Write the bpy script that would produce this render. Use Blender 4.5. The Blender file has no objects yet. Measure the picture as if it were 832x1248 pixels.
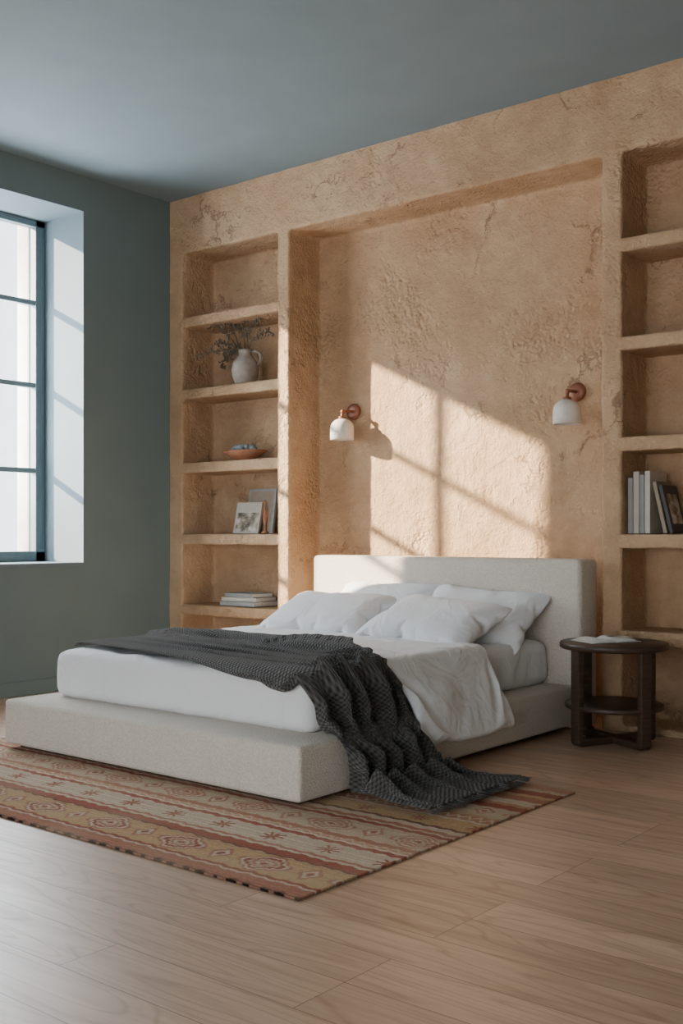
import bpy, bmesh, math, random, time
import numpy as np
from mathutils import Vector, Matrix, Euler, noise as mnoise
T0=time.time()
random.seed(7); np.random.seed(7)
scene=bpy.context.scene
COL=scene.collection

# ---------------------------------------------------------------- materials
def new_mat(name, base=(0.8,0.8,0.8), rough=0.6, spec=0.5, metal=0.0):
    m=bpy.data.materials.new(name); m.use_nodes=True
    nt=m.node_tree; b=nt.nodes['Principled BSDF']
    b.inputs['Base Color'].default_value=(*base,1); b.inputs['Roughness'].default_value=rough
    b.inputs['Metallic'].default_value=metal
    b.inputs['Specular IOR Level'].default_value=spec
    return m,nt,b
def N(nt,t,**kw):
    n=nt.nodes.new(t)
    for k,v in kw.items():
        if k in n.inputs: n.inputs[k].default_value=v
        else: setattr(n,k,v)
    return n
def L(nt,a,b): nt.links.new(a,b)
def ramp(nt,fac,stops):
    r=nt.nodes.new('ShaderNodeValToRGB'); e=r.color_ramp.elements
    while len(e)<len(stops): e.new(0.5)
    for i,(p,c) in enumerate(stops):
        e[i].position=p; e[i].color=(*c,1) if len(c)==3 else c
    L(nt,fac,r.inputs[0]); return r
def mix(nt,a,b,fac,mode='MIX'):
    n=nt.nodes.new('ShaderNodeMix'); n.data_type='RGBA'; n.blend_type=mode
    for sock,v in ((n.inputs[0],fac),(n.inputs[6],a),(n.inputs[7],b)):
        if hasattr(v,'is_linked') or hasattr(v,'links'): L(nt,v,sock)
        elif isinstance(v,(int,float)): sock.default_value=v
        else: sock.default_value=(*v,1)
    return n.outputs[2]
def math_n(nt,op,a,b=0.5,clamp=False):
    n=nt.nodes.new('ShaderNodeMath'); n.operation=op; n.use_clamp=clamp
    for i,v in enumerate((a,b)):
        if hasattr(v,'links'): L(nt,v,n.inputs[i])
        else: n.inputs[i].default_value=v
    return n.outputs[0]
def bump(nt,b,h,strength=0.3,dist=0.01,normal=None):
    n=nt.nodes.new('ShaderNodeBump'); n.inputs['Strength'].default_value=strength
    n.inputs['Distance'].default_value=dist; L(nt,h,n.inputs['Height'])
    if normal is not None: L(nt,normal,n.inputs['Normal'])
    L(nt,n.outputs[0],b.inputs['Normal']); return n.outputs[0]
def objc(nt,scale=(1,1,1)):
    t=nt.nodes.new('ShaderNodeTexCoord'); m=nt.nodes.new('ShaderNodeMapping')
    m.inputs['Scale'].default_value=scale; L(nt,t.outputs['Object'],m.inputs[0]); return m.outputs[0]

def mat_plaster():
    m,nt,b=new_mat('sand_plaster',rough=0.92,spec=0.15)
    co=objc(nt)
    n1=N(nt,'ShaderNodeTexNoise',Scale=1.3,Detail=6.0,Roughness=0.62); L(nt,co,n1.inputs['Vector'])
    n2=N(nt,'ShaderNodeTexNoise',Scale=9.0,Detail=7.0,Roughness=0.64); L(nt,co,n2.inputs['Vector'])
    n3=N(nt,'ShaderNodeTexNoise',Scale=70.0,Detail=4.0,Roughness=0.7); L(nt,co,n3.inputs['Vector'])
    c=ramp(nt,n1.outputs[0],[(0.32,(0.455,0.282,0.160)),(0.5,(0.535,0.348,0.205)),(0.68,(0.61,0.42,0.265))])
    c2=ramp(nt,n2.outputs[0],[(0.3,(0.84,0.82,0.80)),(0.7,(1.07,1.07,1.07))])
    col=mix(nt,c.outputs[0],c2.outputs[0],0.85,'MULTIPLY')
    v=N(nt,'ShaderNodeTexVoronoi',Scale=36.0)
    wn=N(nt,'ShaderNodeTexNoise',Scale=6.0,Detail=3.0); L(nt,co,wn.inputs['Vector'])
    wv=mix(nt,co,wn.outputs['Color'],0.06,'ADD'); L(nt,wv,v.inputs['Vector'])
    mask=N(nt,'ShaderNodeTexNoise',Scale=1.0,Detail=6.0,Roughness=0.72); L(nt,co,mask.inputs['Vector'])
    mk=ramp(nt,mask.outputs[0],[(0.53,(0,0,0)),(0.61,(1,1,1))])
    vv=math_n(nt,'MULTIPLY',v.outputs['Distance'],mk.outputs[0])
    vc=N(nt,'ShaderNodeTexVoronoi',Scale=1.0,feature='DISTANCE_TO_EDGE')
    wn2=N(nt,'ShaderNodeTexNoise',Scale=2.6,Detail=7.0,Roughness=0.72); L(nt,co,wn2.inputs['Vector'])
    wv2=mix(nt,co,wn2.outputs['Color'],0.75,'ADD'); L(nt,wv2,vc.inputs['Vector'])
    ck=ramp(nt,vc.outputs['Distance'],[(0.0,(0,0,0)),(0.013,(1,1,1))])
    ckm=ramp(nt,wn2.outputs[0],[(0.51,(1,1,1)),(0.58,(0,0,0))])
    ck2=mix(nt,ck.outputs[0],(1,1,1),ckm.outputs[0])
    col=mix(nt,col,mix(nt,(0.62,0.52,0.45),(1,1,1),ck2),0.75,'MULTIPLY')
    L(nt,col,b.inputs['Base Color'])
    tw=N(nt,'ShaderNodeTexNoise',Scale=2.4,Detail=5.0,Roughness=0.6,Distortion=0.4); L(nt,co,tw.inputs['Vector'])
    pl=ramp(nt,tw.outputs[0],[(0.46,(0,0,0)),(0.50,(1,1,1))])
    h=math_n(nt,'MULTIPLY',n2.outputs[0],1.05)
    h=math_n(nt,'ADD',h,math_n(nt,'MULTIPLY',n3.outputs[0],0.46))
    h=math_n(nt,'ADD',h,math_n(nt,'MULTIPLY',n1.outputs[0],1.6))
    h=math_n(nt,'ADD',h,math_n(nt,'MULTIPLY',pl.outputs[0],0.16))
    h=math_n(nt,'SUBTRACT',h,math_n(nt,'MULTIPLY',vv,0.9))
    h=math_n(nt,'ADD',h,math_n(nt,'MULTIPLY',ck2,0.32))
    bump(nt,b,h,0.9,0.024)
    return m
def mat_paint(name,col):
    m,nt,b=new_mat(name,col,0.75,0.3)
    co=objc(nt); n=N(nt,'ShaderNodeTexNoise',Scale=3.0,Detail=4.0); L(nt,co,n.inputs['Vector'])
    r=ramp(nt,n.outputs[0],[(0.3,tuple(c*0.96 for c in col)),(0.7,tuple(c*1.04 for c in col))]); L(nt,r.outputs[0],b.inputs['Base Color'])
    n2=N(nt,'ShaderNodeTexNoise',Scale=160.0,Detail=2.0); L(nt,co,n2.inputs['Vector']); bump(nt,b,n2.outputs[0],0.08,0.003)
    return m
def mat_floor():
    m,nt,b=new_mat('oak_planks',rough=0.36,spec=0.45)
    co=objc(nt)
    br=N(nt,'ShaderNodeTexBrick',Scale=1.0); br.offset=0.37; br.offset_frequency=3
    br.inputs['Brick Width'].default_value=1.7; br.inputs['Row Height'].default_value=0.19
    br.inputs['Mortar Size'].default_value=0.0016; br.inputs['Mortar Smooth'].default_value=0.1
    br.inputs['Color1'].default_value=(0,0,0,1); br.inputs['Color2'].default_value=(1,1,1,1); br.inputs['Mortar'].default_value=(0.5,0.5,0.5,1)
    L(nt,co,br.inputs['Vector'])
    off=mix(nt,co,mix(nt,(0,0,0),(13.0,7.0,5.0),br.outputs['Color']),1.0,'ADD')
    mp=N(nt,'ShaderNodeMapping'); mp.inputs['Scale'].default_value=(0.9,9.0,1.0); L(nt,off,mp.inputs[0])
    g=N(nt,'ShaderNodeTexNoise',Scale=2.6,Detail=8.0,Roughness=0.62,Distortion=0.5); L(nt,mp.outputs[0],g.inputs['Vector'])
    mp2=N(nt,'ShaderNodeMapping'); mp2.inputs['Scale'].default_value=(0.5,3.4,1.0); L(nt,off,mp2.inputs[0])
    g2=N(nt,'ShaderNodeTexNoise',Scale=1.5,Detail=1.0,Roughness=0.4,Distortion=0.3); L(nt,mp2.outputs[0],g2.inputs['Vector'])
    rings=math_n(nt,'ABSOLUTE',math_n(nt,'SINE',math_n(nt,'MULTIPLY',g2.outputs[0],42.0)),0)
    c=ramp(nt,g.outputs[0],[(0.25,(0.45,0.290,0.195)),(0.5,(0.585,0.400,0.283)),(0.75,(0.67,0.478,0.352))])
    col=mix(nt,c.outputs[0],ramp(nt,rings,[(0.0,(0.77,0.70,0.64)),(0.45,(1,1,1))]).outputs[0],0.8,'MULTIPLY')
    col=mix(nt,col,ramp(nt,br.outputs['Color'],[(0.0,(0.82,0.79,0.76)),(1.0,(1.09,1.08,1.07))]).outputs[0],1.0,'MULTIPLY')
    col=mix(nt,col,(0.16,0.09,0.05),math_n(nt,'MULTIPLY',br.outputs['Fac'],0.8))
    L(nt,col,b.inputs['Base Color'])
    rr=ramp(nt,g.outputs[0],[(0.3,(0.42,)*3),(0.7,(0.32,)*3)]); L(nt,rr.outputs[0],b.inputs['Roughness'])
    h=math_n(nt,'SUBTRACT',math_n(nt,'MULTIPLY',g.outputs[0],0.25),br.outputs['Fac'])
    bump(nt,b,h,0.25,0.003)
    return m
def mat_fabric(name,col,scale=220.0,strength=0.35,dist=0.004,var=0.08,rough=0.95,sheen=0.2):
    m,nt,b=new_mat(name,col,rough,0.1)
    b.inputs['Sheen Weight'].default_value=sheen
    co=objc(nt)
    n=N(nt,'ShaderNodeTexNoise',Scale=scale,Detail=2.0,Roughness=0.6); L(nt,co,n.inputs['Vector'])
    v=N(nt,'ShaderNodeTexVoronoi',Scale=scale*0.8); L(nt,co,v.inputs['Vector'])
    lo=tuple(c*(1-var) for c in col); hi=tuple(min(1,c*(1+var)) for c in col)
    r=ramp(nt,n.outputs[0],[(0.3,lo),(0.7,hi)]); L(nt,r.outputs[0],b.inputs['Base Color'])
    h=math_n(nt,'SUBTRACT',n.outputs[0],v.outputs['Distance']); bump(nt,b,h,strength,dist)
    return m
def mat_linen(name,col,wr=0.35,wscale=5.0,ridge=0.0,rscale=4.0):
    m,nt,b=new_mat(name,col,0.85,0.15); b.inputs['Sheen Weight'].default_value=0.15
    co=objc(nt)
    n=N(nt,'ShaderNodeTexNoise',Scale=wscale,Detail=3.0,Roughness=0.45,Distortion=1.6); L(nt,co,n.inputs['Vector'])
    f=N(nt,'ShaderNodeTexNoise',Scale=300.0,Detail=2.0); L(nt,co,f.inputs['Vector'])
    h=math_n(nt,'ADD',n.outputs[0],math_n(nt,'MULTIPLY',f.outputs[0],0.02))
    if ridge>0:
        r=N(nt,'ShaderNodeTexNoise',Scale=rscale,Detail=2.0,Roughness=0.4,Distortion=2.2); L(nt,co,r.inputs['Vector'])
        a=math_n(nt,'ABSOLUTE',math_n(nt,'SUBTRACT',r.outputs[0],0.5),0)
        a=math_n(nt,'MINIMUM',a,0.10)
        h=math_n(nt,'SUBTRACT',h,math_n(nt,'MULTIPLY',a,ridge))
    bump(nt,b,h,wr,0.03)
    return m
def mat_knit():
    m,nt,b=new_mat('charcoal_knit',(0.05,0.047,0.043),0.98,0.05); b.inputs['Sheen Weight'].default_value=0.2
    t=nt.nodes.new('ShaderNodeUVMap')
    sp=nt.nodes.new('ShaderNodeSeparateXYZ'); L(nt,t.outputs[0],sp.inputs[0])
    k=math.pi/0.021
    a=math_n(nt,'SINE',math_n(nt,'MULTIPLY',sp.outputs[0],2*k),0)
    c=math_n(nt,'SINE',math_n(nt,'MULTIPLY',sp.outputs[1],2*k),0)
    h=math_n(nt,'ADD',math_n(nt,'MULTIPLY',math_n(nt,'MULTIPLY',a,c),0.5),0.5)
    r=ramp(nt,h,[(0.0,(0.022,0.020,0.018)),(0.45,(0.070,0.065,0.060)),(1.0,(0.118,0.110,0.102))]); L(nt,r.outputs[0],b.inputs['Base Color'])
    bump(nt,b,h,0.9,0.009)
    return m
def mat_wood(name,dark,light,rough=0.5,sc=(3,3,30)):
    m,nt,b=new_mat(name,dark,rough,0.4)
    co=objc(nt,sc); n=N(nt,'ShaderNodeTexNoise',Scale=4.0,Detail=6.0,Roughness=0.65,Distortion=0.6); L(nt,co,n.inputs['Vector'])
    r=ramp(nt,n.outputs[0],[(0.3,dark),(0.7,light)]); L(nt,r.outputs[0],b.inputs['Base Color']); bump(nt,b,n.outputs[0],0.15,0.003)
    return m
def mat_simple(name,col,rough=0.6,spec=0.4,sc=40.0,var=0.1,metal=0):
    m,nt,b=new_mat(name,col,rough,spec,metal)
    co=objc(nt); n=N(nt,'ShaderNodeTexNoise',Scale=sc,Detail=4.0); L(nt,co,n.inputs['Vector'])
    r=ramp(nt,n.outputs[0],[(0.3,tuple(c*(1-var) for c in col)),(0.7,tuple(min(1,c*(1+var)) for c in col))]); L(nt,r.outputs[0],b.inputs['Base Color'])
    bump(nt,b,n.outputs[0],0.1,0.003)
    return m
def mat_vcol(name,rough=0.95,bs=0.5):
    m,nt,b=new_mat(name,(0.5,0.5,0.5),rough,0.08)
    a=nt.nodes.new('ShaderNodeVertexColor'); a.layer_name='Col'
    co=objc(nt); n=N(nt,'ShaderNodeTexNoise',Scale=180.0,Detail=2.0); L(nt,co,n.inputs['Vector'])
    w=N(nt,'ShaderNodeTexWave',Scale=60.0,Distortion=1.0); w.bands_direction='Y'; L(nt,co,w.inputs['Vector'])
    r=ramp(nt,n.outputs[0],[(0.3,(0.82,)*3),(0.7,(1.08,)*3)])
    L(nt,mix(nt,a.outputs[0],r.outputs[0],1.0,'MULTIPLY'),b.inputs['Base Color'])
    h=math_n(nt,'ADD',n.outputs[0],w.outputs[0]); bump(nt,b,h,bs,0.003)
    return m

PLASTER=mat_plaster()
WALLP=mat_paint('green_grey_paint',(0.140,0.188,0.194))
CEILP=mat_paint('ceiling_paint',(0.190,0.245,0.265))
FLOORM=mat_floor()
UPH=mat_fabric('cream_boucle',(0.64,0.57,0.49),150.0,0.6,0.007,0.12)
SHEET=mat_linen('white_sheet',(0.77,0.765,0.76),0.4,4.0,2.0,3.0)
DUVET=mat_linen('white_duvet',(0.80,0.80,0.805),0.40,5.0,2.2,2.8)
PILLOW=mat_linen('white_pillowcase',(0.80,0.80,0.805),0.28,4.0,2.2,3.2)
KNIT=mat_knit()
DARKW=mat_wood('walnut_dark',(0.030,0.018,0.012),(0.080,0.048,0.032),0.42)
FRAMEM=mat_simple('window_frame_paint',(0.13,0.185,0.205),0.5,0.4,20,0.05)
REVEAL=mat_paint('reveal_paint',(0.140,0.182,0.205))
STONE=mat_simple('exterior_stone',(0.62,0.60,0.57),0.9,0.2,12,0.12)
CERAM=mat_simple('offwhite_ceramic',(0.66,0.62,0.56),0.55,0.4,30,0.04)
COPPER=mat_simple('terracotta_metal',(0.26,0.10,0.055),0.45,0.5,30,0.1,0.3)
CLAYV=mat_simple('grey_clay',(0.34,0.285,0.235),0.8,0.3,25,0.15)
TERRA=mat_simple('terracotta',(0.36,0.15,0.075),0.8,0.3,25,0.12)
STEM=mat_simple('dried_stem',(0.10,0.075,0.05),0.9,0.1,30,0.2)
LEAF=mat_simple('dried_leaf',(0.17,0.14,0.11),0.9,0.1,30,0.25)
PEB=mat_simple('pebble_grey',(0.27,0.29,0.30),0.7,0.3,30,0.2)
PAPER=mat_simple('paper_white',(0.70,0.67,0.62),0.9,0.2,60,0.05)
BK1=mat_simple('book_cream',(0.52,0.47,0.40),0.7,0.3,20,0.06)
BK2=mat_simple('book_grey',(0.30,0.30,0.29),0.7,0.3,20,0.06)
BK3=mat_simple('book_dark',(0.07,0.065,0.06),0.6,0.3,20,0.1)
BK4=mat_simple('book_taupe',(0.30,0.23,0.17),0.7,0.3,20,0.08)
def mat_print(name,sc,cols):
    m,nt,b=new_mat(name,(0.5,)*3,0.5,0.4); co=objc(nt)
    n=N(nt,'ShaderNodeTexNoise',Scale=sc,Detail=5.0,Roughness=0.6); L(nt,co,n.inputs['Vector'])
    r=ramp(nt,n.outputs[0],cols); L(nt,r.outputs[0],b.inputs['Base Color']); return m
PRINT=mat_print('printed_photo',14.0,[(0.38,(0.05,0.045,0.035)),(0.48,(0.22,0.17,0.11)),(0.58,(0.5,0.42,0.32)),(0.66,(0.65,0.6,0.55))])
GL=bpy.data.materials.new('window_glass'); GL.use_nodes=True
nt=GL.node_tree; nt.nodes.clear()
o=nt.nodes.new('ShaderNodeOutputMaterial'); tr=nt.nodes.new('ShaderNodeBsdfTransparent'); gl=nt.nodes.new('ShaderNodeBsdfGlossy'); gl.inputs['Roughness'].default_value=0.02
mx=nt.nodes.new('ShaderNodeMixShader'); mx.inputs[0].default_value=0.06; L(nt,tr.outputs[0],mx.inputs[1]); L(nt,gl.outputs[0],mx.inputs[2]); L(nt,mx.outputs[0],o.inputs[0])

# ---------------------------------------------------------------- builder
class Bld:
    def __init__(s,name): s.name=name; s.bm=bmesh.new(); s.mats=[]
    def mi(s,m):
        if m not in s.mats: s.mats.append(m)
        return s.mats.index(m)
    def merge(s,tmp,mat,M=None,smooth=False):
        me=bpy.data.meshes.new('t'); 
        if M is not None: bmesh.ops.transform(tmp,matrix=M,verts=tmp.verts)
        bmesh.ops.recalc_face_normals(tmp,faces=tmp.faces)
        i=s.mi(mat)
        for f in tmp.faces: f.material_index=i; f.smooth=smooth
        tmp.to_mesh(me); tmp.free(); s.bm.from_mesh(me); bpy.data.meshes.remove(me)
    def box(s,x0,x1,y0,y1,z0,z1,mat,bev=0.0,M=None,seg=2):
        t=bmesh.new(); bmesh.ops.create_cube(t,size=1)
        bmesh.ops.transform(t,matrix=Matrix.Translation(((x0+x1)/2,(y0+y1)/2,(z0+z1)/2))@Matrix.Diagonal((abs(x1-x0),abs(y1-y0),abs(z1-z0),1)),verts=t.verts)
        if bev>0: bmesh.ops.bevel(t,geom=list(t.edges),offset=bev,segments=seg,affect='EDGES',profile=0.5)
        s.merge(t,mat,M,bev>0.008)
    def lathe(s,prof,mat,c=(0,0,0),n=40,M=None,sx=1,sy=1):
        t=bmesh.new(); rings=[]
        for r,z in prof:
            rings.append([t.verts.new((c[0]+sx*r*math.cos(2*math.pi*k/n),c[1]+sy*r*math.sin(2*math.pi*k/n),c[2]+z)) for k in range(n)])
        for a,b in zip(rings,rings[1:]):
            for k in range(n): t.faces.new((a[k],a[(k+1)%n],b[(k+1)%n],b[k]))
        if prof[0][0]>1e-5: t.faces.new(rings[0][::-1])
        if prof[-1][0]>1e-5: t.faces.new(rings[-1])
        bmesh.ops.remove_doubles(t,verts=t.verts,dist=1e-5)
        s.merge(t,mat,M,True)
    def tube(s,pts,r,mat,n=10,M=None,flat=None):
        pts=[Vector(p) for p in pts]; t=bmesh.new(); rings=[]
        rad=r if isinstance(r,(list,tuple)) else [r]*len(pts)
        up=Vector((0,0,1)); prev=None
        for i,p in enumerate(pts):
            d=(pts[min(i+1,len(pts)-1)]-pts[max(i-1,0)]).normalized()
            if prev is None:
                a=d.cross(up); 
                if a.length<0.1: a=d.cross(Vector((1,0,0)))
            else: a=prev-d*prev.dot(d)
            a.normalize(); prev=a; b=d.cross(a)
            rings.append([t.verts.new(p+a*rad[i]*math.cos(2*math.pi*k/n)+b*rad[i]*math.sin(2*math.pi*k/n)) for k in range(n)])
        for a,b in zip(rings,rings[1:]):
            for k in range(n): t.faces.new((a[k],a[(k+1)%n],b[(k+1)%n],b[k]))
        t.faces.new(rings[0][::-1]); t.faces.new(rings[-1]); s.merge(t,mat,M,True)
    def sphere(s,c,sc,mat,rot=None,sub=2):
        t=bmesh.new(); bmesh.ops.create_icosphere(t,subdivisions=sub,radius=1)
        M=Matrix.Translation(c)@(rot.to_matrix().to_4x4() if rot else Matrix.Identity(4))@Matrix.Diagonal((*sc,1))
        s.merge(t,mat,M,True)
    def done(s,loc=None,rot=None,parent=None,sharp=True):
        me=bpy.data.meshes.new(s.name); s.bm.to_mesh(me); s.bm.free()
        for m in s.mats: me.materials.append(m)
        ob=bpy.data.objects.new(s.name,me); COL.objects.link(ob)
        if loc: ob.location=loc
        if rot: ob.rotation_euler=rot
        if parent: ob.parent=parent
        return ob
def bake(ob):
    dg=bpy.context.evaluated_depsgraph_get(); ev=ob.evaluated_get(dg)
    me=bpy.data.meshes.new_from_object(ev,depsgraph=dg); ob.modifiers.clear(); old=ob.data; ob.data=me
    me.name=ob.name; bpy.data.meshes.remove(old)

# ================================================================ BED + CLOTH (simulated first, while the scene is light)
bed=bpy.data.objects.new('bed',None); COL.objects.link(bed)
PX0,PX1,PY0=-4.885,-2.875,3.25
MX0,MX1,MY0,MY1=-4.78,-3.02,3.48,5.53; MZ=0.50
b=Bld('platform'); b.box(PX0,PX1,PY0,5.56,0.03,0.255,UPH,0.022,seg=4); b.box(PX0+0.06,PX1-0.06,PY0+0.06,5.5,0.011,0.05,DARKW); platform=b.done(parent=bed)
b=Bld('headboard'); b.box(-4.79,-2.83,5.545,5.76,0.012,0.955,UPH,0.028,seg=4); headb=b.done(parent=bed)
def mattress():
    t=bmesh.new(); bmesh.ops.create_cube(t,size=1)
    sx,sy,sz=MX1-MX0,MY1-MY0,MZ-0.25
    bmesh.ops.transform(t,matrix=Matrix.Translation(((MX0+MX1)/2,(MY0+MY1)/2,0.25+sz/2))@Matrix.Diagonal((sx,sy,sz,1)),verts=t.verts)
    bmesh.ops.bevel(t,geom=list(t.edges),offset=0.055,segments=3,affect='EDGES',profile=0.5)
    bmesh.ops.subdivide_edges(t,edges=[e for e in t.edges if e.calc_length()>0.1],cuts=60,use_grid_fill=True)
    me=bpy.data.meshes.new('mattress'); t.to_mesh(me); t.free(); me.materials.append(SHEET)
    ob=bpy.data.objects.new('mattress',me); COL.objects.link(ob); ob.parent=bed
    for v in me.vertices:
        x,y,z=v.co; side=min(1,max(0,(MZ-0.02-z)/0.12)); 
        n=mnoise.noise(Vector((x*6,y*6,z*1.2)))*0.018+mnoise.noise(Vector((x*2,y*2,z)))*0.014
        n2=mnoise.noise(Vector((x*14,y*14,z*3+5)))*0.013
        nx=(x-(MX0+MX1)/2)/(sx/2); ny=(y-(MY0+MY1)/2)/(sy/2)
        if side>0:
            if abs(nx)>0.97: v.co.x+=math.copysign(n+n2,nx)*side
            if abs(ny)>0.97: v.co.y+=math.copysign(n+n2,ny)*side
        else: v.co.z+=n*0.7
        if z<0.29: v.co.z=max(v.co.z,0.252)
    me.polygons.foreach_set('use_smooth',[True]*len(me.polygons))
    return ob
matt=mattress()
# light proxy of the mattress used only while simulating, then deleted
pb=Bld('tmp_m'); pb.box(MX0-0.01,MX1+0.015,MY0-0.01,MY1,0.25,MZ+0.004,SHEET,0.05,seg=3); mproxy=pb.done()

def grid_obj(name,nu,nv,fn,mat,uvscale=(1,1)):
    vs=[];
    for j in range(nv+1):
        for i in range(nu+1): vs.append(fn(i/nu,j/nv))
    fs=[(j*(nu+1)+i,j*(nu+1)+i+1,(j+1)*(nu+1)+i+1,(j+1)*(nu+1)+i) for j in range(nv) for i in range(nu)]
    me=bpy.data.meshes.new(name); me.from_pydata(vs,[],fs); uv=me.uv_layers.new(name='UVMap')
    for l in me.loops:
        vi=l.vertex_index; uv.data[l.index].uv=((vi%(nu+1))/nu*uvscale[0],(vi//(nu+1))/nv*uvscale[1])
    me.materials.append(mat); ob=bpy.data.objects.new(name,me); COL.objects.link(ob)
    me.polygons.foreach_set('use_smooth',[True]*len(me.polygons)); return ob
def sim(ob,frames,mass=0.3,bend=0.5,tension=15,shear=5,pressure=None,gravity=1.0,selfc=False,quality=5,shrink=0.0,dist=0.012):
    m=ob.modifiers.new('cloth','CLOTH'); s=m.settings
    s.quality=quality; s.mass=mass; s.bending_stiffness=bend; s.tension_stiffness=tension; s.compression_stiffness=tension; s.shear_stiffness=shear
    s.air_damping=2.0; s.shrink_min=shrink; s.tension_damping=8; s.compression_damping=8; s.shear_damping=8
    s.effector_weights.gravity=gravity
    if pressure is not None: s.use_pressure=True; s.uniform_pressure_force=pressure
    c=m.collision_settings; c.use_collision=gravity>0; c.distance_min=dist; c.use_self_collision=selfc; c.self_distance_min=0.008; c.collision_quality=2
    m.point_cache.frame_start=1; m.point_cache.frame_end=frames+2
    for f in range(1,frames+1): scene.frame_set(f)
    bake(ob); scene.frame_set(1)
def collider(ob,th=0.01,fr=30):
    m=ob.modifiers.new('col','COLLISION'); ob.collision.thickness_outer=th; ob.collision.cloth_friction=fr
def uncollide(ob):
    for m in list(ob.modifiers):
        if m.type=='COLLISION': ob.modifiers.remove(m)
def closed_grid(name,nu,nv,fn,mat):
    t=bmesh.new(); V={}
    for s in (0,1):
        for j in range(nv+1):
            for i in range(nu+1):
                edge=i in(0,nu) or j in (0,nv)
                if s==1 and edge: V[s,i,j]=V[0,i,j]; continue
                V[s,i,j]=t.verts.new(fn(i/nu,j/nv,0 if edge else (1 if s else -1)))
    for s in (0,1):
        for j in range(nv):
            for i in range(nu):
                q=[V[s,i,j],V[s,i+1,j],V[s,i+1,j+1],V[s,i,j+1]]
                t.faces.new(q if s else q[::-1])
    me=bpy.data.meshes.new(name); t.to_mesh(me); t.free(); me.materials.append(mat)
    ob=bpy.data.objects.new(name,me); COL.objects.link(ob)
    me.polygons.foreach_set('use_smooth',[True]*len(me.polygons)); return ob
def smooth_mod(ob,it):
    m=ob.modifiers.new('smo','SMOOTH'); m.iterations=it; m.factor=0.5

def pillow_mesh(w,h,seed,press):
    def fn(u,v,s):
        x=(u-0.5)*2; y=(v-0.5)*2
        kx=1-0.08*abs(y)**4*abs(x)**2; ky=1-0.10*abs(x)**4*abs(y)**2
        return (x*w/2*kx,y*h/2*ky,s*0.03*(1-x**4)*(1-y**4)+mnoise.noise(Vector((u*7,v*5,seed)))*0.008)
    ob=closed_grid('pillow',48,34,fn,PILLOW)
    sim(ob,22,mass=0.15,bend=0.08,tension=8,shear=4,pressure=press,gravity=0.0,shrink=-0.11)
    me=ob.data
    co=np.array([v.co[:] for v in me.vertices]); mn=co.min(0); mxx=co.max(0); d=mxx-mn
    tgt=np.array([0.76,0.52,0.195]); k=tgt/d; c=(mn+mxx)/2
    # slight sag / head dent so the pillow looks slept-on and soft
    for v,p in zip(me.vertices,co):
        q=(p-c)*k; s=math.exp(-((q[0]-0.04)**2/0.05+(q[1]+0.02)**2/0.02))
        if q[2]>0: q[2]-=0.018*s
        q[2]+=0.008*mnoise.noise(Vector((q[0]*6,q[1]*6,seed)))
        v.co=q
    me.polygons.foreach_set('use_smooth',[True]*len(me.polygons))
    smooth_mod(ob,1)
    m=ob.modifiers.new('ss','SUBSURF'); m.levels=1; m.render_levels=1
    return ob
p1=pillow_mesh(0.80,0.56,3,8.0); p2=pillow_mesh(0.80,0.56,8,8.0)
P=[((-4.28,5.09,0.61),(23,0,4)),((-3.45,5.01,0.612),(23,3,-6)),((-4.10,5.355,0.63),(38,0,0)),((-3.38,5.335,0.62),(36,3,3))]
for k,(lo,ro) in enumerate(P):
    ob=(p1,p2)[k] if k<2 else (p2,p1)[k-2].copy()
    if k>1: COL.objects.link(ob)
    ob.name='pillow' if k==0 else 'pillow.%03d'%k
    ob.location=lo; ob.rotation_euler=[math.radians(a) for a in ro]
    if k in(1,2): ob.scale=(-1,1,1)

for o in (platform,mproxy): collider(o)
fl=Bld('tmp_ground'); fl.box(-6,-1,2,6,-0.2,0.018,FLOORM); ground=fl.done(); collider(ground)
def duvet_fn(u,v,s):
    x=-4.83+u*2.03; y=4.22+v*0.72-0.14*max(0,u-0.3)/0.7+0.05*math.sin(u*6)
    z=MZ+0.07
    over=x-MX1
    if over>0:
        z-=min(over,0.25)*0.75; x=MX1+0.05+over*0.65
        y+=0.05*math.sin(v*9)*min(1,over*4)
    z+=0.02*math.sin(u*17+v*4)*math.sin(v*7+u*3)
    return (x+s*0.0,y,z+s*0.022+0.026*mnoise.noise(Vector((u*14,v*6,2))))
duv=closed_grid('duvet',100,42,duvet_fn,DUVET)
sim(duv,26,mass=0.4,bend=0.4,tension=8,shear=3,dist=0.015,shrink=-0.16,pressure=0.7)
smooth_mod(duv,1)
m=duv.modifiers.new('ss','SUBSURF'); m.levels=1; m.render_levels=1
bake(duv); duv.data.polygons.foreach_set('use_smooth',[True]*len(duv.data.polygons))
collider(duv,0.01)
def fold_fn(u,v,s):
    x=-4.80+u*1.76; y=4.66+v*0.30-0.12*max(0,u-0.3)/0.7+0.04*math.sin(u*6)+0.02*math.sin(u*23)
    z=MZ+0.17
    return (x,y,z+s*0.015+0.012*mnoise.noise(Vector((u*12,v*3,7))))
fold=closed_grid('fold',80,16,fold_fn,DUVET)
sim(fold,14,mass=0.3,bend=0.6,tension=8,shear=3,dist=0.012,shrink=-0.10,pressure=0.5)
smooth_mod(fold,2)
m=fold.modifiers.new('ss','SUBSURF'); m.levels=1; m.render_levels=1
fold.parent=duv
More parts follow.
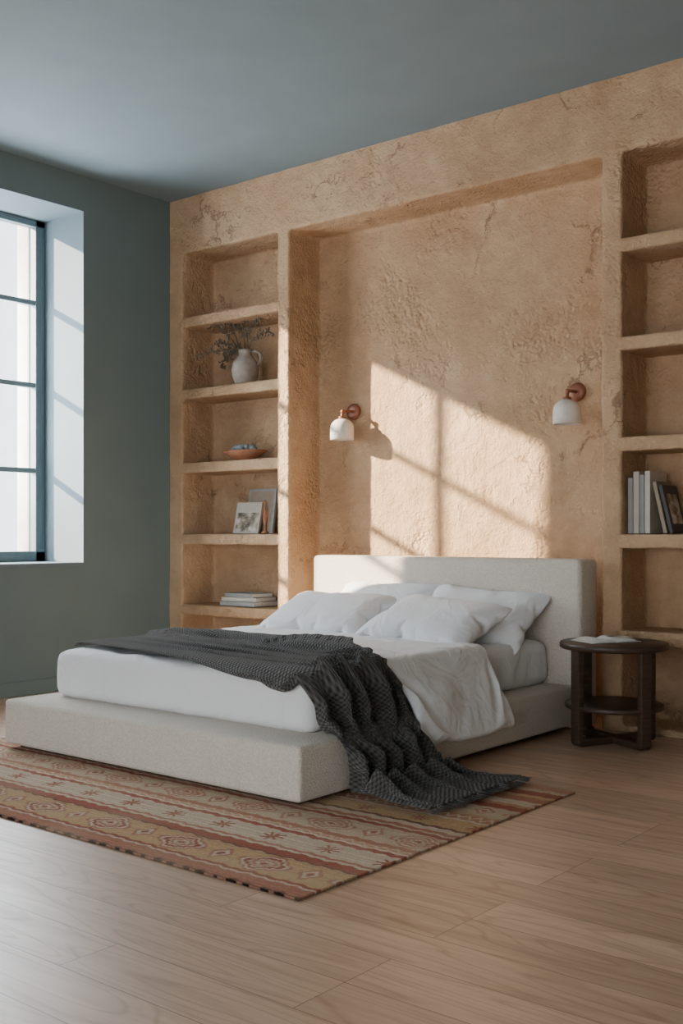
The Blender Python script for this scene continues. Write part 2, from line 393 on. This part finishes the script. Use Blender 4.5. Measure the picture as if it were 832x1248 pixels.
def path(s):
    segs=[((-4.80,MZ+0.06),(MX1+0.03,MZ+0.06)),((MX1+0.05,MZ),(MX1+0.07,0.30)),((MX1+0.09,0.29),(PX1+0.03,0.29)),((PX1+0.05,0.27),(PX1+0.07,0.05)),((PX1+0.09,0.045),(PX1+0.55,0.045))]
    for a,b2 in segs:
        l=math.hypot(b2[0]-a[0],b2[1]-a[1])
        if s<=l: t=s/l; return (a[0]+(b2[0]-a[0])*t,a[1]+(b2[1]-a[1])*t)
        s-=l
    return segs[-1][1]
def throw_fn(u,v):
    s=u*2.70; x,z=path(s)
    w=0.74-0.14*min(1,u*1.4)+ (0.14*max(0,(u-0.8)/0.2))
    yc=4.0-0.26*min(1,u*1.6)+0.10*max(0,(u-0.70)/0.30)
    y=yc+(v-0.5)*w
    amp=0.014+0.068*min(1,u*1.5)
    ph=v*2*math.pi*5+1.2*math.sin(u*5)+0.8*math.sin(v*5)
    z2=amp*(1+math.sin(ph))*0.5
    if s>1.80 and s<2.35 : x+=z2*1.2
    else: z+=z2*1.2
    y+=0.02*math.cos(ph)*min(1,u*1.5)
    if y>4.1 and x<MX1+0.3: z+=0.05
    return (x,y,z)
nu,nv=180,70
thr=grid_obj('throw_blanket',nu,nv,throw_fn,KNIT,(2.8,0.9))
sim(thr,16,mass=0.3,bend=4.0,tension=20,shear=6,dist=0.01,selfc=False)
me=thr.data
fb=Bld('fringe'); rnd=random.Random(5)
for j in range(0,nv+1):
    p=me.vertices[j*(nu+1)+nu].co; q=me.vertices[j*(nu+1)+nu-3].co
    dd=(p-q); dd.z=0; dd=dd.normalized() if dd.length>1e-4 else Vector((1,0,0))
    e1=p+dd*0.02+Vector((rnd.uniform(-.004,.004),rnd.uniform(-.006,.006),-0.003)); e2=e1+dd*0.022+Vector((0,rnd.uniform(-.01,.01),0))
    e1.z=max(0.015,e1.z); e2.z=max(0.0145,min(e2.z,p.z))
    fb.tube([p,e1,e2],[0.0035,0.003,0.002],KNIT,5)
fr=fb.done(parent=thr)
smooth_mod(thr,1)
m=thr.modifiers.new('so','SOLIDIFY'); m.thickness=0.009; m.offset=1
m=thr.modifiers.new('ss','SUBSURF'); m.levels=1; m.render_levels=1
for o in (platform,duv): uncollide(o)
bpy.data.objects.remove(ground); bpy.data.objects.remove(mproxy)

# ================================================================ ROOM
XL=-6.39; YW=5.72; YB=6.06; H=3.65; XR=1.8; YF=-2.5
b=Bld('floor'); b.box(XL-0.5,XR+0.1,YF-0.1,6.30,-0.1,0,FLOORM); b.done()
b=Bld('ceiling'); b.box(XL-0.5,XR+0.1,YF-0.1,6.30,H,H+0.1,CEILP); b.done()
W0,W1,WZ0,WZ1=3.46,4.905,0.88,3.40
b=Bld('wall_left')
XO=XL-0.5
b.box(XO,XL,YF,W0,0,H,WALLP); b.box(XO,XL,W1,6.30,0,H,WALLP)
b.box(XO,XL,W0,W1,0,WZ0,WALLP); b.box(XO,XL,W0,W1,WZ1,H,WALLP)
b.done()
b=Bld('trim_1')
e=0.004
b.box(XO+0.02,XL+0.002,W1-e,W1+0.01,WZ0,WZ1,REVEAL); b.box(XO+0.02,XL+0.002,W0-0.01,W0+e,WZ0,WZ1,REVEAL)
b.box(XO+0.02,XL+0.012,W0,W1,WZ0-0.01,WZ0+e+0.01,REVEAL,0.003); b.box(XO+0.02,XL+0.002,W0,W1,WZ1-e,WZ1+0.01,REVEAL)
b.done()
b=Bld('baseboard_left'); b.box(XL,XL+0.018,YF,5.71,0,0.10,WALLP,0.004); b.done()
b=Bld('wall_right'); b.box(XR,XR+0.1,YF,6.30,0,H,WALLP); b.done()
RX0,RX1,RZ=-5.4,0.9,2.3
b=Bld('wall_front')
b.box(XL-0.5,RX0,YF-0.1,YF,0,H,WALLP); b.box(RX1,XR,YF-0.1,YF,0,H,WALLP); b.box(RX0,RX1,YF-0.1,YF,RZ,H,WALLP); b.done()
b=Bld('added_rear_glazing')  # unseen glazing added behind the camera to let fill light in
for i in range(7):
    x=RX0+(RX1-RX0)*i/6; b.box(x-0.03,x+0.03,YF-0.08,YF-0.02,0.0,RZ,FRAMEM,0.004)
b.box(RX0,RX1,YF-0.08,YF-0.02,RZ-0.06,RZ,FRAMEM,0.004); b.box(RX0,RX1,YF-0.08,YF-0.02,0,0.06,FRAMEM,0.004)
b.done()
b=Bld('window_1')
fx0,fx1=XO-0.02,XO+0.05
fy0,fy1=W0+0.004,W1-0.004; fw=0.08; z0,z1=WZ0+0.014,WZ1-0.004
b.box(fx0,fx1,fy1-fw,fy1,z0,z1,FRAMEM,0.005); b.box(fx0,fx1,fy0,fy0+0.05,z0,z1,FRAMEM,0.005)
b.box(fx0,fx1,fy0,fy1,z1-0.05,z1,FRAMEM,0.005); b.box(fx0,fx1,fy0,fy1,z0,z0+0.075,FRAMEM,0.005)
b.box(fx0+0.01,fx1-0.01,4.08-0.026,4.08+0.026,z0,z1,FRAMEM,0.005)
for z in (2.79,2.185,1.56): b.box(fx0+0.01,fx1-0.01,fy0,fy1,z-0.018,z+0.018,FRAMEM,0.004)
b.box(fx0+0.03,fx0+0.034,fy0,fy1,z0,z1,GL)
b.box(fx0-0.02,XL-0.42,W0,W1,WZ0-0.0,WZ0+0.014,FRAMEM,0.003)
b.done()
b=Bld('wall_exterior')
b.box(XO-0.18,XO-0.03,W1-0.09,W1+0.6,WZ0-0.6,WZ1+0.4,STONE,0.01)
b.done()
def cutbox(name,x0,x1,y0,y1,z0,z1):
    b=Bld(name); b.box(x0,x1,y0,y1,z0,z1,PLASTER); return b.done()
tex=bpy.data.textures.new('cl','CLOUDS'); tex.noise_scale=0.45; tex.noise_depth=3
tex2=bpy.data.textures.new('cl2','CLOUDS'); tex2.noise_scale=0.09; tex2.noise_depth=2
def organic(ob,vox=0.014,it=1,amp=0.012,amp2=0.007):
    m=ob.modifiers.new('r','REMESH'); m.mode='VOXEL'; m.voxel_size=vox; m.use_smooth_shade=True
    m=ob.modifiers.new('s','SMOOTH'); m.iterations=it; m.factor=0.5
    m=ob.modifiers.new('d','DISPLACE'); m.texture=tex; m.strength=amp; m.mid_level=0.5; m.texture_coords='GLOBAL'
    m=ob.modifiers.new('d2','DISPLACE'); m.texture=tex2; m.strength=amp2; m.mid_level=0.5; m.texture_coords='GLOBAL'
    bake(ob)
LX0,LX1=-6.251,-5.266; NX0,NX1=-5.157,-2.789; RSX0,RSX1=-2.670,-1.685; ZT=3.225
wall=cutbox('wall_back',XL-0.03,XR+0.03,YW,6.28,-0.03,H+0.03)
cuts=[cutbox('c',LX0,LX1,YW-0.2,YB,0.03,ZT),cutbox('c',NX0,NX1,YW-0.2,YB,-0.3,ZT),cutbox('c',RSX0,RSX1,YW-0.2,YB,0.03,ZT)]
for c in cuts:
    m=wall.modifiers.new('b','BOOLEAN'); m.operation='DIFFERENCE'; m.object=c; m.solver='EXACT'
organic(wall)
for c in cuts: bpy.data.objects.remove(c)
def shelves(x0,x1):
    b=Bld('built_in_bookshelf')
    for z in (2.745,2.195,1.635,1.095,0.56): b.box(x0-0.03,x1+0.03,YW-0.001,YB+0.03,z-0.078,z,PLASTER)
    ob=b.done(); organic(ob,0.012,1,0.006,0.005); return ob
shelves(LX0,LX1); shelves(RSX0,RSX1)

# ---------------------------------------------------------------- rug
def rug():
    x0,x1,y0,y1=-5.10,-2.18,2.46,4.22
    nx,ny=680,410
    xs=np.linspace(x0,x1,nx+1); ys=np.linspace(y0,y1,ny+1)
    Xg,Yg=np.meshgrid(xs,ys)
    Z=0.009+0.0015*np.sin(Xg*7+Yg*3)*np.sin(Yg*9)
    co=np.stack([Xg,Yg,Z],-1).reshape(-1,3)
    idx=np.arange((nx+1)*(ny+1)).reshape(ny+1,nx+1)
    F=np.stack([idx[:-1,:-1],idx[:-1,1:],idx[1:,1:],idx[1:,:-1]],-1).reshape(-1,4)
    RED=(0.36,0.115,0.078); GOLD=(0.56,0.365,0.195); CRM=(0.62,0.49,0.36); RUST=(0.45,0.205,0.135); BRN=(0.20,0.10,0.07); SAND=(0.57,0.435,0.305); ORG=(0.53,0.29,0.18)
    u=Xg-x0; v=Yg-y0
    jit=0.004*np.sin(u*90)+0.003*np.sin(u*37+1)
    C=np.zeros(Xg.shape+(3,)); 
    bands=[(0.012,BRN,None),(0.06,RUST,None),(0.012,CRM,None),(0.018,RED,None),(0.18,GOLD,'med'),(0.012,BRN,None),(0.05,RED,None),(0.018,CRM,None),(0.018,RUST,None),(0.14,CRM,'star'),(0.03,RED,None),(0.015,CRM,None),(0.035,ORG,'zig'),(0.03,RUST,None),
           (0.17,SAND,'med2'),(0.03,RED,None),(0.015,CRM,None),(0.03,RUST,None),(0.04,CRM,None),(0.02,BRN,None),(0.12,GOLD,'star'),(0.02,CRM,None),(0.07,RUST,'zig'),(0.02,GOLD,None),(0.14,SAND,'med'),(0.06,RED,None),(0.04,ORG,None),(0.07,CRM,'star'),(0.07,RUST,None),(0.04,GOLD,None),(0.07,RED,None),(0.04,SAND,None),(0.1,RUST,None)]
    vv=v+jit; p=0
    for w,c,mo in bands:
        m=(vv>=p)&(vv<p+w); C[m]=c
        if mo:
            cy=p+w/2; dv=(vv-cy)/(w/2)
            if mo in('med','med2'):
                per=0.40; du=((u+ (0.15 if mo=='med2' else 0))%per-per/2)/(per*0.31)
                ang=np.arctan2(dv,du); r=np.abs(du)**1.12+np.abs(dv)**1.12+0.05*np.cos(12*ang)
                C[m&(r<1.0)]=RUST
                C[m&(r<0.86)]=CRM
                C[m&(r<0.72)]=RED if mo=='med' else RUST
                C[m&(r<0.54)]=SAND
                C[m&(r<0.42)]=RUST
                C[m&(r<0.28)]=CRM
                C[m&(r<0.13)]=RED
                du2=(((u+per/2+(0.15 if mo=='med2' else 0))%per-per/2)/(per*0.15)); r2=np.abs(du2)+np.abs(dv)*1.1
                C[m&(r2<0.8)]=RUST
                C[m&(r2<0.55)]=CRM
                C[m&(r2<0.28)]=RED
            elif mo=='star':
                per=0.26; du=((u+0.07)%per-per/2)/(w/2); r=np.hypot(du,dv)
                arm=(np.abs(np.abs(du)-np.abs(dv))<0.10)&(r<0.72)
                arm|=(np.abs(dv)<0.08)&(np.abs(du)<0.7); arm|=(np.abs(du)<0.08)&(np.abs(dv)<0.6)
                C[m&arm]=RED
                C[m&(np.abs(du)+np.abs(dv)<0.22)]=RUST
            elif mo=='zig':
                zz=np.abs(((u/0.05)%1)*2-1)*2-1
                C[m&(np.abs(dv-zz*0.6)<0.28)]=CRM
        p+=w
    C*= (1+0.24*(np.random.rand(*Xg.shape)-0.5))[...,None]
    st=np.repeat(np.random.rand(ny+1,1),nx+1,1); C*=(0.84+0.28*st)[...,None]
    wear=np.zeros(Xg.shape)
    for k in range(10): wear+=np.sin(Xg*random.uniform(2,14)+random.uniform(0,6))*np.sin(Yg*random.uniform(4,30)+random.uniform(0,6))
    wear=np.clip(wear/6+0.27,0.06,1)[...,None]*0.38
    C=C*(1-wear)+np.array(SAND)*wear
    me=bpy.data.meshes.new('area_rug'); me.from_pydata(co.tolist(),[],F.tolist())
    at=me.color_attributes.new('Col','FLOAT_COLOR','POINT')
    at.data.foreach_set('color',np.concatenate([C.reshape(-1,3),np.ones((C.shape[0]*C.shape[1],1))],1).ravel())
    ob=bpy.data.objects.new('area_rug',me); COL.objects.link(ob); me.materials.append(mat_vcol('kilim_weave'))
    me.polygons.foreach_set('use_smooth',[True]*len(me.polygons))
    m=ob.modifiers.new('so','SOLIDIFY'); m.thickness=0.008; m.offset=-1
rug()

# ---------------------------------------------------------------- nightstand
def nightstand():
    b=Bld('side_table'); R=0.28; zt=0.53
    b.lathe([(0,zt-0.035),(R-0.012,zt-0.035),(R,zt-0.028),(R,zt-0.006),(R-0.006,zt),(0,zt)],DARKW,n=64)
    b.lathe([(0,0.185),(R-0.03,0.185),(R-0.025,0.19),(R-0.025,0.206),(R-0.03,0.21),(0,0.21)],DARKW,n=64)
    for k in range(4):
        M=Matrix.Rotation(math.radians(39.3+25+90*k),4,'Z')
        r=0.255
        b.box(r-0.035,r,-0.032,0.032,0.02,zt-0.03,DARKW,0.006,M)
        b.box(0.0,r-0.02,-0.032,0.032,0.001,0.040,DARKW,0.006,M)
        b.tube([Vector((r-0.028,-0.031,0.028)),Vector((r-0.028,0.031,0.028))],0.027,DARKW,16,M)
    return b.done(loc=(-2.553,5.379,0))
nightstand()
def openbook():
    b=Bld('open_magazine')
    for sgn in (-1,1):
        t=bmesh.new(); n=10; rows=[]
        for i in range(n+1):
            x=i/n*0.15; z=0.004+0.018*math.sin(min(1,i/n*1.15)*math.pi)**0.8*(1 if sgn>0 else 0.8)
            rows.append([t.verts.new((sgn*x,-0.1,z)),t.verts.new((sgn*x,0.1,z)),t.verts.new((sgn*x,-0.1,0.0)),t.verts.new((sgn*x,0.1,0.0))])
        for a,c in zip(rows,rows[1:]):
            t.faces.new((a[0],c[0],c[1],a[1])); t.faces.new((a[2],a[3],c[3],c[2])); t.faces.new((a[0],a[2],c[2],c[0])); t.faces.new((a[1],c[1],c[3],a[3]))
        t.faces.new((rows[-1][0],rows[-1][2],rows[-1][3],rows[-1][1]))
        b.merge(t,PAPER,None,True)
        b.box(sgn*0.03,sgn*0.12,-0.07,0.06,0.0225,0.0228,PRINT,0) if sgn>0 else None
    b.done(loc=(-2.60,5.38,0.531),rot=(0,0,math.radians(60)))
openbook()

# ---------------------------------------------------------------- sconces
def sconce(x,z):
    b=Bld('wall_sconce')
    My=Matrix.Rotation(math.radians(90),4,'X')
    b.lathe([(0,0.0),(0.056,0.0),(0.058,0.006),(0.054,0.020),(0.03,0.026),(0,0.026)],COPPER,n=40,M=My)
    b.tube([(0,-0.02,0),(0,-0.06,0),(0,-0.1,-0.002),(0,-0.125,-0.012),(0,-0.135,-0.03),(0,-0.135,-0.055)],0.010,COPPER,14)
    b.sphere((0,-0.128,-0.008),(0.017,0.017,0.017),COPPER)
    b.lathe([(0.012,-0.04),(0.024,-0.043),(0.026,-0.056),(0.0,-0.058)],COPPER,c=(0,-0.135,0))
    pr=[]
    for k in range(13):
        a=k/12*math.pi/2; pr.append((0.082*math.sin(a)+0.0001,-0.055-0.07*(1-math.cos(a))))
    pr+= [(0.083,-0.15),(0.083,-0.205),(0.079,-0.205),(0.078,-0.15)]
    for k in range(12,-1,-1):
        a=k/12*math.pi/2; pr.append((0.077*math.sin(a)+0.0001,-0.060-0.066*(1-math.cos(a))))
    b.lathe(pr,CERAM,c=(0,-0.135,0),n=48)
    b.sphere((0,-0.135,-0.13),(0.028,0.028,0.035),PAPER)
    ob=b.done(loc=(x,YB-0.004,z)); return ob
sconce(-4.841,1.955); sconce(-3.111,1.955)

# ---------------------------------------------------------------- decor
def vase():
    b=Bld('dried_branch_vase')
    pr=[(0,0),(0.055,0),(0.075,0.015),(0.098,0.07),(0.103,0.12),(0.092,0.17),(0.065,0.205),(0.048,0.225),(0.047,0.25),(0.055,0.265),(0.050,0.265),(0.042,0.25),(0.042,0.225),(0.05,0.2),(0,0.19)]
    b.lathe(pr,CLAYV,n=48)
    b.tube([(0.05,0,0.248),(0.085,0,0.255),(0.115,0,0.235),(0.122,0,0.195),(0.108,0,0.16),(0.09,0,0.145)],0.010,CLAYV,10,Matrix.Rotation(math.radians(20),4,'Z'))
    rnd=random.Random(11)
    specs=[(-0.34,0.06,0.02,-0.10),(-0.32,-0.05,0.12,-0.05),(-0.27,-0.1,0.20,0),(-0.20,-0.08,0.24,0),(-0.22,0.05,0.10,-0.12),(-0.10,0.0,0.22,0),(0.06,-0.04,0.26,0),(0.17,-0.05,0.21,0),(0.27,-0.03,0.14,-0.03),(-0.33,-0.12,0.04,-0.04)]
    for k,(dx,dy,hh,dr) in enumerate(specs):
        pts=[]
        for i in range(13):
            t=i/12
            pts.append((dx*t+0.012*math.sin(t*7+k),dy*t+0.01*math.cos(t*6+k),0.2+0.05*min(1,t*3)+hh*math.sin(t*math.pi/2)+dr*t**3))
        b.tube(pts,[0.0034-0.0018*i/12 for i in range(13)],STEM,6)
        for i in range(5,13):
            for q in range(4):
                p=Vector(pts[i])+Vector((rnd.uniform(-.03,.03),rnd.uniform(-.02,.02),rnd.uniform(-.026,.03)))
                b.tube([pts[i],(Vector(pts[i])+p)/2+Vector((0,0,.003)),p],0.0014,STEM,4)
                b.sphere(p,(0.0135,0.005,0.007),LEAF,Euler((rnd.uniform(0,3),rnd.uniform(0,3),rnd.uniform(0,3))),1)
    b.done(loc=(-5.726,5.87,2.197))
vase()
def bowl():
    b=Bld('pebble_bowl')
    pr=[(0,0),(0.05,0.0),(0.06,0.006),(0.12,0.03),(0.185,0.072),(0.180,0.076),(0.115,0.040),(0.05,0.018),(0,0.016)]
    b.lathe(pr,TERRA,n=48,sx=1.1,sy=0.66)
    rnd=random.Random(4)
    for (x,y,z) in [(-0.07,0,0.072),(-0.01,0.02,0.072),(0.045,-0.01,0.072),(0.0,-0.04,0.074),(-0.035,0.0,0.106),(0.02,0.0,0.106),(0.09,0.0,0.078),(-0.11,0,0.086),(0.06,0.02,0.104),(-0.08,0.01,0.106)]:
        b.sphere((x,y,z),(0.032,0.025,0.021),PEB,Euler((rnd.uniform(-.4,.4),rnd.uniform(-.4,.4),rnd.uniform(0,3))))
    b.done(loc=(-5.735,5.87,1.637))
bowl()
def bk(b,w,d,h,cover,M,page=PAPER):
    c=0.003
    b.box(0,c,0,d,0,h,cover,0.001,M); b.box(w-c,w,0,d,0,h,cover,0.001,M); b.box(0,w,0,c,0,h,cover,0.0012,M)
    b.box(c,w-c,c,d-0.005,0.004,h-0.004,page,0,M)
b=Bld('art_books')
lean=Matrix.Translation((0.0,0.13,0.0))@Matrix.Rotation(math.radians(-9),4,'X')
b.box(-0.13,0.15,0,0.022,0,0.34,BK2,0.002,lean); b.box(-0.11,0.13,-0.001,0.0,0.02,0.32,BK4,0,lean)
lean2=Matrix.Translation((-0.03,0.05,0.0))@Matrix.Rotation(math.radians(8),4,'Z')@Matrix.Rotation(math.radians(-14),4,'X')
b.box(-0.13,0.10,0,0.025,0,0.24,BK1,0.002,lean2); b.box(-0.115,0.085,-0.001,0.0,0.015,0.16,PRINT,0,lean2)
b.done(loc=(-5.70,5.84,1.099))
b=Bld('wooden_figurine')
b.lathe([(0,0),(0.028,0),(0.028,0.012),(0.012,0.02),(0.008,0.06),(0.017,0.10),(0.010,0.15),(0.005,0.2),(0.012,0.225),(0.0,0.245)],TERRA,n=24)
b.tube([(0,0,0.09),(0.02,0,0.13),(0.03,0,0.18)],[0.006,0.005,0.002],TERRA); b.tube([(0,0,0.11),(-0.018,0,0.15),(-0.02,0,0.19)],[0.006,0.005,0.002],TERRA)
b.done(loc=(-5.46,5.80,1.099))
def stack(name,loc,spec):
    b=Bld(name); z=0
    for (w,d,h,m,a) in spec:
        M=Matrix.Translation((0,0,z))@Matrix.Rotation(math.radians(a),4,'Z')@Matrix.Translation((-w/2,-d/2,0))
        b.box(0,w,0,d,0,0.003,m,0.001,M); b.box(0,w,0,d,h-0.003,h,m,0.001,M); b.box(0,w,0,0.004,0,h,m,0.001,M)
        b.box(0.004,w-0.004,0.004,d-0.004,0.003,h-0.003,PAPER,0,M); z+=h+0.0006
    b.done(loc=loc)
stack('book_stack',(-5.70,5.88,0.565),[(0.36,0.25,0.035,BK2,0),(0.34,0.23,0.028,BK1,3),(0.30,0.21,0.03,BK2,-3)])
b=Bld('row_of_books'); x=0
for (w,d,h,m) in [(0.030,0.21,0.31,BK2),(0.035,0.22,0.345,BK1),(0.028,0.20,0.325,BK2),(0.032,0.23,0.345,BK1)]:
    bk(b,w,d,h,m,Matrix.Translation((x,0,0))); x+=w+0.002
M=Matrix.Translation((x+0.075,0.0,0.0))@Matrix.Rotation(math.radians(-13),4,'Y')
bk(b,0.022,0.2,0.29,BK4,M)
M2=Matrix.Translation((x+0.115,-0.01,0.0))@Matrix.Rotation(math.radians(-14),4,'Y')
bk(b,0.02,0.2,0.27,BK3,M2); b.box(0.0201,0.0206,0.03,0.17,0.05,0.22,PRINT,0,M2)
b.done(loc=(-2.655,5.77,1.099))

# ---------------------------------------------------------------- lights
sun=bpy.data.lights.new('sun','SUN'); sun.energy=36.0; sun.angle=math.radians(1.1); sun.color=(1.0,0.86,0.66)
so=bpy.data.objects.new('sun',sun); COL.objects.link(so)
d=Vector((1.392,1.0,-1.392*0.4817)).normalized(); so.rotation_euler=d.to_track_quat('-Z','Y').to_euler(); so.location=(-10,0,6)
def area(name,loc,direction,sx,sy,power,col):
    l=bpy.data.lights.new(name,'AREA'); l.shape='RECTANGLE'; l.size=sx; l.size_y=sy; l.energy=power; l.color=col
    o=bpy.data.objects.new(name,l); COL.objects.link(o); o.location=loc; o.rotation_euler=Vector(direction).to_track_quat('-Z','Z').to_euler(); return o
area('skylight_window_1',(XO-0.32,(W0+W1)/2,(WZ0+WZ1)/2),(1,0,0),1.6,2.6,300,(0.84,0.92,1.0))
area('rear_fill_light',((RX0+RX1)/2,YF-0.15,RZ/2),(0,1,0.1),RX1-RX0,RZ,105,(0.92,0.95,1.0))  # added soft fill from behind the camera, set in the added glazing
w=bpy.data.worlds.new('world'); scene.world=w; w.use_nodes=True
bg=w.node_tree.nodes['Background']; bg.inputs[0].default_value=(0.88,0.94,1.0,1); bg.inputs[1].default_value=4.0

# ---------------------------------------------------------------- camera
cam=bpy.data.cameras.new('camera'); co=bpy.data.objects.new('camera',cam); COL.objects.link(co)
co.location=(0,0,1.1); co.rotation_euler=(math.radians(90),0,math.radians(39.3))
cam.sensor_fit='HORIZONTAL'; cam.sensor_width=36; cam.lens=1340/832*36; cam.shift_y=26/832; cam.clip_start=0.05
scene.camera=co
print('done',time.time()-T0)
